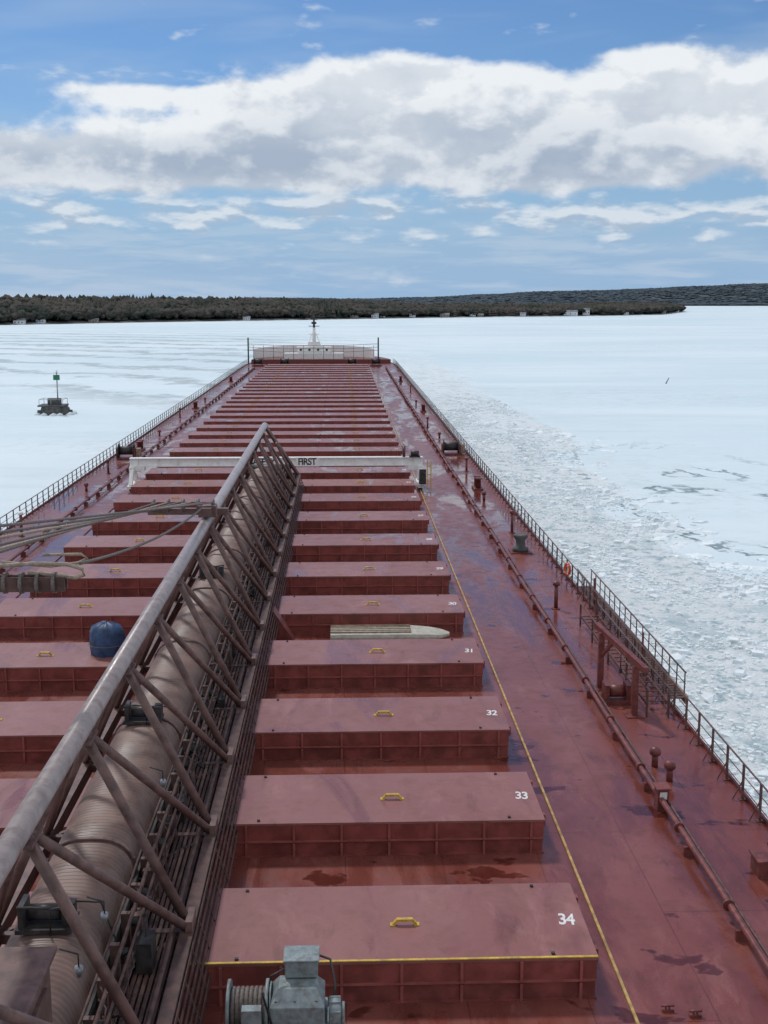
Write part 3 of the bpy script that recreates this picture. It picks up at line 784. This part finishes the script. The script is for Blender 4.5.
e = thing('boom_cradle', 'maroon wedge-shaped cradle holding the boom above deck', 'cradle', (bx,49,0))
for sx, s in ((rx,1),(lx,-1)):
    m = MB()
    m.v += [(sx+s*1.1,48.0,0),(sx+s*1.1,48.9,0),(sx-s*.2,48.9,0),(sx-s*.2,48.0,0),(sx+s*.26,48.0,1.3),(sx+s*.26,48.9,1.3),(sx-s*.2,48.9,1.3),(sx-s*.2,48.0,1.3)]
    for q in ((0,1,2,3),(4,5,6,7),(0,1,5,4),(1,2,6,5),(2,3,7,6),(3,0,4,7)): m.face(list(q))
    part('wedge', m, e, M_maroon)

# ---- hoist rigging
rg = thing('hoist_rigging', 'boom hoist wire ropes with brown spreader frame', 'rigging', (-6,24,9))
sy = 44.5
part('spreader_beam', MB().box(-7.3,-4.3,sy-.12,sy+.12,6.02,6.25), rg, M_boom)
part('hoist_block', MB().box(-5.35,-4.7,sy-.7,sy-.12,6.02,6.45).box(-5.2,-4.85,sy-1.0,sy-.7,6.1,6.4), rg, M_boom)
for k in range(5):
    x = -7.1+.55*k
    part('sheave', MB().tube([(x,sy-.25,6.4),(x+.1,sy-.25,6.4)], .24, 14), rg, M_rope)
def cable(p0, p1, sag, r=.03, mat=None):
    p0 = Vector(p0); p1 = Vector(p1); pts = []
    for i in range(17):
        f = i/16; p = p0.lerp(p1, f); p.z -= sag*4*f*(1-f); pts.append(p)
    part('cable', MB().tube(pts, r, 6), rg, mat or M_rope)
ends = [(-6.25,1,13.25),(-6.35,1,13.0),(-6.5,1,12.75),(-6.65,1,12.4),(-6.8,1,12.1),(-6.95,1,11.8)]
for k, en in enumerate(ends):
    cable((-4.85-.42*k, sy-.2, 6.5), en, .04, .03, M_tan if k in (2,4) else None)
m = MB().box(-9.0,-5.65,23.86,23.93,8.14,8.44).box(-9.0,-5.65,24.09,24.16,8.14,8.44)
for k in range(6): m.box(-8.9+.6*k,-8.8+.6*k,23.93,24.09,8.18,8.4)
part('block_frame', m, rg, M_grate)
for k in range(4):
    x = -6.9+.33*k
    part('sheave', MB().tube([(x,24,8.3),(x+.07,24,8.3)], .22, 16), rg, M_rope)
part('frame_leg', MB().box(-7.2,-7.1,23.94,24.08,6.6,8.13), rg, M_boom)
part('rope_loop', MB().tube([(-7.5,24,8.62),(-6.3,24,8.70),(-5.6,24,8.68),(-5.3,24,8.58),(-5.28,24,8.46),(-5.45,24,8.40),(-6.4,24,8.52)], .045, 8), rg, M_tan)
part('rope_loop', MB().tube([(-7.5,26,8.3),(-6.5,26.2,8.15),(-5.9,26.3,8.2),(-5.7,26.3,8.3),(-5.8,26.2,8.42),(-6.6,26,8.45)], .035, 8), rg, M_tan)
cable((-5.4,24.2,8.65),(-5.2,43.5,6.4),.25,.035)

# ================================================================== LOOSE THINGS ON DECK
m = MB(); tx, ty, tb = -8.85, 43.7, .9
NR = 28
prof2 = [(.66,0),(.68,.2),(.66,.5),(.64,.8),(.54,1.02),(.3,1.14),(.03,1.2)]
for (r,z) in prof2:
    for k in range(NR):
        t = 2*math.pi*k/NR; q = mnoise.noise(Vector((math.cos(t)*2.4, math.sin(t)*2.4, z*1.2)))
        rr = r*(1+.16*q+.035*math.sin(14*t)*(1 if z < .9 else .3))
        m.v.append((tx+rr*math.cos(t), ty+rr*math.sin(t)*.9, tb+z*(1+.05*q)))
for i in range(len(prof2)-1):
    for k in range(NR): m.face([i*NR+k, i*NR+(k+1)%NR, (i+1)*NR+(k+1)%NR, (i+1)*NR+k], True)
e = thing('covered_drum', 'round drum wrapped in dark blue tarpaulin on a hatch cover', 'tarpaulin', (tx,ty,tb))
part('tarpaulin', m, e, M_blue)
part('tie_rope', MB().torus((tx,ty,tb+.4),(0,0,1),.7,.015), e, M_rope)

m = MB(); x0, x1 = -.55, 4.35; yb = 47.8; NSx = 20; zb = .28
def bw(f): return .78*math.sqrt(max(.03, 1-(max(0,f-.62)/.38)**2.6))
def bh(f): return .30*(1-max(0,(f-.6)/.4)**2*.55)
for i in range(NSx+1):
    f = i/NSx; x = x0+(x1-x0)*f
    for (a,b) in ((-1,0),(-.99,.5),(-.9,.86),(-.4,1.0),(.4,1.0),(.9,.86),(.99,.5),(1,0)):
        m.v.append((x, yb+a*bw(f), zb+b*bh(f)))
for i in range(NSx):
    for j in range(7):
        a = i*8+j; m.face([a, a+1, a+9, a+8], False)
m.face(list(range(8))); m.face([NSx*8+j for j in range(8)][::-1])
e = thing('work_boat', 'upturned tan work boat resting on chocks between hatches', 'boat', (1.9,yb,0))
part('boat_hull', m, e, M_cream)
m = MB()
for i in range(NSx):
    f0 = i/NSx; f1 = (i+1)/NSx
    for s in (-1,1):
        m.beam((x0+(x1-x0)*f0,yb+s*(bw(f0)+.02),zb),(x0+(x1-x0)*f1,yb+s*(bw(f1)+.02),zb),.06,.07)
part('gunwale', m, e, M_maroon)
for dy in (-.5,-.25,0,.25,.5):
    part('keel_strip', MB().box(x0,x0+3.3,yb+dy-.02,yb+dy+.02,zb+.28,zb+.335), e, M_wood)
part('chock', MB().box(.3,.45,yb-.8,yb+.8,0,.26), e, M_wood)
part('chock', MB().box(3.0,3.15,yb-.8,yb+.8,0,.26), e, M_wood)

wx, wy = -1.15, 20.7
e = thing('deck_winch', 'grey electric deck winch with gearbox and rope drum', 'winch', (wx,wy,0))
def bevel(o, w=.02):
    md = o.modifiers.new('b','BEVEL'); md.width = w; md.segments = 2; md.limit_method = 'ANGLE'
bevel(part('base', MB().box(wx-1.0,wx+1.0,wy-.9,wy+.75,0.002,.35).box(wx-.95,wx+.95,wy-.85,wy-.7,.35,.55), e, M_grey))
m = MB().box(wx-.25,wx+.75,wy-.55,wy+.35,.35,1.15)
b = len(m.v)
m.v += [(wx-.25,wy-.55,1.152),(wx+.75,wy-.55,1.152),(wx+.75,wy+.35,1.152),(wx-.25,wy+.35,1.152),(wx-.1,wy-.3,1.4),(wx+.6,wy-.3,1.4),(wx+.6,wy+.15,1.4),(wx-.1,wy+.15,1.4)]
for q in ((4,5,6,7),(0,1,5,4),(1,2,6,5),(2,3,7,6),(3,0,4,7)): m.face([b+i for i in q])
m.box(wx-.3,wx+.8,wy-.6,wy+.4,.72,.78)
bevel(part('gearbox', m, e, M_grey))
bevel(part('top_cover', MB().box(wx,wx+.62,wy+.0,wy+.5,1.42,1.75).box(wx-.03,wx+.65,wy-.03,wy+.53,1.752,1.79).box(wx+.05,wx+.55,wy+.05,wy+.45,1.15,1.42), e, M_grey))
part('drum', MB().tube([(wx-1.0,wy,.85),(wx-.38,wy,.85)], .3, 20), e, M_rope)
part('drum_flange', MB().tube([(wx-1.08,wy,.85),(wx-1.02,wy,.85)], .5, 24), e, M_grey)
part('drum_flange', MB().tube([(wx-.36,wy,.85),(wx-.3,wy,.85)], .5, 24), e, M_grey)
m = MB()
for k in range(8): m.torus((wx-.97+.085*k,wy,.85),(1,0,0),.33,.045,24,6)
part('rope', m, e, M_rope)
m = MB().tube([(wx+.82,wy-.2,.8),(wx+1.05,wy-.2,.8)], .3, 18).tube([(wx+1.05,wy-.2,.8),(wx+1.12,wy-.2,.8)], .22, 18)
for k in range(10):
    t = 2*math.pi*k/10; m.beam((wx+.84,wy-.2+.3*math.cos(t),.8+.3*math.sin(t)),(wx+1.04,wy-.2+.3*math.cos(t),.8+.3*math.sin(t)),.03,.04)
part('motor', m, e, M_grey)
part('brake_lever', MB().tube([(wx-.2,wy-.62,.8),(wx-.35,wy-.75,1.5),(wx-.36,wy-.75,1.62)], .022, 8), e, M_dark)
for (sx,sy2) in ((-.15,-.45),(.2,-.45),(.6,-.45),(-.15,.28)):
    part('bolt', MB().tube([(wx+sx,wy+sy2,1.15),(wx+sx,wy+sy2,1.24)], .035, 6), e, M_dark)
part('power_cable', MB().tube([(wx+.55,wy+.55,1.6),(wx+.85,wy+.5,1.5),(wx+.95,wy+.1,1.2),(wx+.9,wy-.1,1.0)], .025, 6), e, M_dark)
part('power_cable', MB().tube([(wx+.0,wy-.05,1.65),(wx-.25,wy-.2,1.6),(wx-.3,wy-.3,1.2)], .02, 6), e, M_dark)
part('brake_band', MB().tube([(wx-.28,wy-.02,.85),(wx-.252,wy-.02,.85)], .46, 24), e, M_grey)
part('control_panel', MB().box(wx-.75,wx-.4,wy-.85,wy-.65,.6,1.3), e, M_grey)

for (x,y) in ((6.4,21.6),(6.9,21.4),(4.2,21.0),(3.5,20.8)):
    solo('deck_cleat', MB().box(x-.12,x+.12,y-.05,y+.05,0.002,.05).tube([(x-.13,y,.12),(x+.13,y,.12)], .025, 8).box(x-.05,x-.02,y-.02,y+.02,.05,.12).box(x+.02,x+.05,y-.02,y+.02,.05,.12),
         M_maroon, 'small maroon steel cleat welded to deck', 'cleat', (x,y,0), 'small deck cleats')

# ================================================================== NAVIGATION LIGHT CRIB
nx, ny = -56.5, 238
e = thing('navigation_light', 'dark crib navigation light with green dayboard standing in ice', 'navigation beacon', (nx,ny,ZI))
m = MB().tube([(nx,ny,ZI-.3),(nx,ny,ZI+.5),(nx,ny,ZI+1.6)], [3.3,3.0,2.6], 12, sm=False)
for k in range(7):
    t = 2*math.pi*k/7; m.cbox((nx+2.9*math.cos(t),ny+2.9*math.sin(t),ZI+.5+R(-.2,.2)),(R(.6,1.0),R(.6,1.0),R(.6,1.0)))
part('crib', m, e, M_conc)
m = MB()
for k in range(12):
    t = 2*math.pi*k/12+R(-.1,.1); s_ = R(.7,1.1); c0 = (nx+3.5*math.cos(t), ny+3.5*math.sin(t))
    m.tube([(c0[0],c0[1],ZI-.1),(c0[0],c0[1],ZI+.25),(c0[0]-.1,c0[1],ZI+.45)], [s_,s_*.8,s_*.3], 8)
part('snow_skirt', m, e, M_snowy)
part('platform', MB().box(nx-2.9,nx+2.2,ny-2.2,ny+2.2,ZI+1.61,ZI+1.9), e, M_conc)
part('equipment_box', MB().box(nx-1.2,nx+1.1,ny-1,ny+1,ZI+1.9,ZI+3.1), e, M_conc)
m = MB()
for a,b in ((-2.6,-2),(-2.6,2),(2,-2),(2,2),(-.3,-2)): m.tube([(nx+a,ny+b,ZI+1.9),(nx+a,ny+b,ZI+3.0)], .05, 6)
m.tube([(nx-2.6,ny-2,ZI+3.0),(nx+2,ny-2,ZI+3.0),(nx+2,ny+2,ZI+3.0),(nx-2.6,ny+2,ZI+3.0),(nx-2.6,ny-2,ZI+3.0)], .05, 6)
part('platform_railing', m, e, M_steel)
part('mast', MB().tube([(nx+.6,ny,ZI+3.1),(nx+.6,ny,ZI+8.2)], .13, 8), e, M_steel)
part('dayboard', MB().box(nx-.05,nx+1.2,ny-.25,ny-.15,ZI+6.7,ZI+7.7), e, M_green)
part('lantern', MB().tube([(nx+.6,ny,ZI+8.2),(nx+.6,ny,ZI+8.6)], .2, 10), e, M_white)
sx_, sy_ = 86, 318
solo('ice_stake', MB().tube([(sx_,sy_,ZI-.2),(sx_+.9,sy_,ZI+1.6)], [.14,.1], 8), M_dark, 'thin dark leaning stake frozen in the ice', 'stake', (sx_,sy_,ZI))

# ================================================================== WORLD
SUN_EL = math.radians(52); SUN_AZ = math.radians(-28)
w = bpy.data.worlds.new('World'); scene.world = w; w.use_nodes = True
w.cycles.sampling_method = 'MANUAL'; w.cycles.sample_map_resolution = 256
g = G(w.node_tree)
sky = g.n('ShaderNodeTexSky', sky_type='NISHITA'); sky.sun_disc = False
sky.sun_elevation = SUN_EL; sky.sun_rotation = SUN_AZ
sky.altitude = 200; sky.air_density = 1.0; sky.dust_density = 0.3; sky.ozone_density = 2.0
D = g.n('ShaderNodeTexCoord').outputs['Generated']
sp = g.n('ShaderNodeSeparateXYZ'); g.set(sp.inputs[0], D)
az = g.m('ARCTAN2', sp.outputs[0], sp.outputs[1]); el = g.m('ARCSINE', sp.outputs[2])
def dens(dz, dx=0.0, sc=12, det=6, stretch=1.6, seed=0.9, rough=.53):
    cb = g.n('ShaderNodeCombineXYZ'); g.set(cb.inputs[0], g.m('ADD', az, dx)); g.set(cb.inputs[1], g.m('MULTIPLY', g.m('ADD', el, dz), stretch)); cb.inputs[2].default_value = seed
    return g.noise(cb.outputs[0], sc, det, rough, 0.08)
def gauss(a0, e0, sa, se, amp):
    p = g.m('POWER', g.m('DIVIDE', g.m('SUBTRACT', az, a0), sa), 2)
    q = g.m('POWER', g.m('DIVIDE', g.m('SUBTRACT', el, e0), se), 2)
    return g.m('MULTIPLY', g.m('EXPONENT', g.m('MULTIPLY', g.m('ADD', p, q), -1)), amp)
d0 = dens(0); d1 = dens(0.012, -0.005)
B = None
for t in ((.04,.136,.16,.036,.46),(.27,.142,.14,.042,.48),(-.27,.108,.090,.024,.42),(.02,.096,.45,.020,.26),(-.15,.156,.12,.011,.30),(.24,.184,.06,.012,.16),(.06,.176,.07,.012,.18),(-.08,.115,.10,.026,.28)):
    gg = gauss(*t); B = gg if B is None else g.m('ADD', B, gg)
B = g.m('ADD', B, g.m('MULTIPLY', g.ramp(g.m('ABSOLUTE', az), 0.5, 1.0), g.ramp(el, 0.0, 0.2, 0.1, 0.26)))  # extra cloud cover outside the view, added to brighten aft-facing surfaces
top = g.m('MULTIPLY', g.ramp(el, 0.175, 0.205, 0, -0.14), g.ramp(g.m('ABSOLUTE', az), 0.5, 0.8, 1, 0))
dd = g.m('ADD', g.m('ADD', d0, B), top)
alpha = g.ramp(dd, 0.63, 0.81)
lit = g.ramp(g.m('SUBTRACT', d0, d1), -0.075, 0.085)
thick = g.ramp(dd, 0.78, 1.12)
bot = g.ramp(el, 0.085, 0.165)
sh = g.m('ADD', g.m('ADD', g.m('MULTIPLY', lit, 0.58), g.m('MULTIPLY', bot, 0.52)), g.m('SUBTRACT', 0.20, g.m('MULTIPLY', thick, 0.36)), clamp=True)
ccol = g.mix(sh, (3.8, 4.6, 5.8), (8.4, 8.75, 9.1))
skyc = g.mix(1.0, sky.outputs[0], (0.48, 0.65, 0.85), 'MULTIPLY')
e1 = dens(0, 0, 20, 5, 2.8, 4.2, .5); e2 = dens(.005, -.002, 20, 5, 2.8, 4.2, .5)
pm = g.m('ADD', e1, gauss(.05,.068,1.2,.022,.22))
palpha = g.m('MULTIPLY', g.ramp(pm, 0.60, 0.80), g.ramp(el, 0.018, 0.045))
pcol = g.mix(g.ramp(g.m('SUBTRACT', e1, e2), -0.06, 0.07), (4.1, 5.1, 6.4), (7.2, 7.8, 8.4))
cb = g.n('ShaderNodeCombineXYZ'); g.set(cb.inputs[0], g.m('MULTIPLY', az, 9)); g.set(cb.inputs[1], g.m('MULTIPLY', el, 75))
st = g.noise(cb.outputs[0], 1.0, 4, 0.62, 0.3)
veil = g.m('MULTIPLY', g.ramp(st, 0.44, 0.64), g.ramp(el, 0.04, 0.08, 0.5, 0.0))
low = g.mix(g.ramp(el, 0.0, 0.17, 0.95, 0.0), skyc, (3.1, 4.7, 6.9))
cb2 = g.n('ShaderNodeCombineXYZ'); g.set(cb2.inputs[0], g.m('MULTIPLY', az, 3)); g.set(cb2.inputs[1], g.m('MULTIPLY', el, 14))
hi = g.m('MULTIPLY', g.ramp(g.noise(cb2.outputs[0], 1.3, 3, 0.6, 0.5), 0.42, 0.75), 0.32)
c = g.mix(hi, low, (4.8, 5.9, 7.2))
c = g.mix(veil, c, (5.2, 6.2, 7.4))
c = g.mix(g.m('MULTIPLY', palpha, 0.85), c, pcol)
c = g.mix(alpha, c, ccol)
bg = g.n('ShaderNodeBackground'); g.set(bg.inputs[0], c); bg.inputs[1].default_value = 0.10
wo = g.n('ShaderNodeOutputWorld'); g.nt.links.new(bg.outputs[0], wo.inputs[0])

sd = bpy.data.lights.new('sun', 'SUN'); sd.energy = 1.9; sd.angle = math.radians(7); sd.color = (1, .96, .91)
so = bpy.data.objects.new('sun', sd); COL.objects.link(so)
dirv = Vector((math.sin(SUN_AZ)*math.cos(SUN_EL), math.cos(SUN_AZ)*math.cos(SUN_EL), math.sin(SUN_EL)))
so.rotation_euler = (-dirv).to_track_quat('-Z', 'Y').to_euler(); so.location = (0,0,60)

cam = bpy.data.cameras.new('camera'); co = bpy.data.objects.new('camera', cam); COL.objects.link(co)
cam.sensor_fit = 'VERTICAL'; cam.sensor_height = 24; cam.lens = 24*1200/1024
cam.clip_start = .1; cam.clip_end = 30000
co.location = (0,0,14); co.rotation_euler = (math.radians(90-10.11), 0, math.radians(-1.975))
scene.camera = co
scene.view_settings.view_transform = 'Standard'; scene.view_settings.look = 'None'; scene.view_settings.exposure = 0
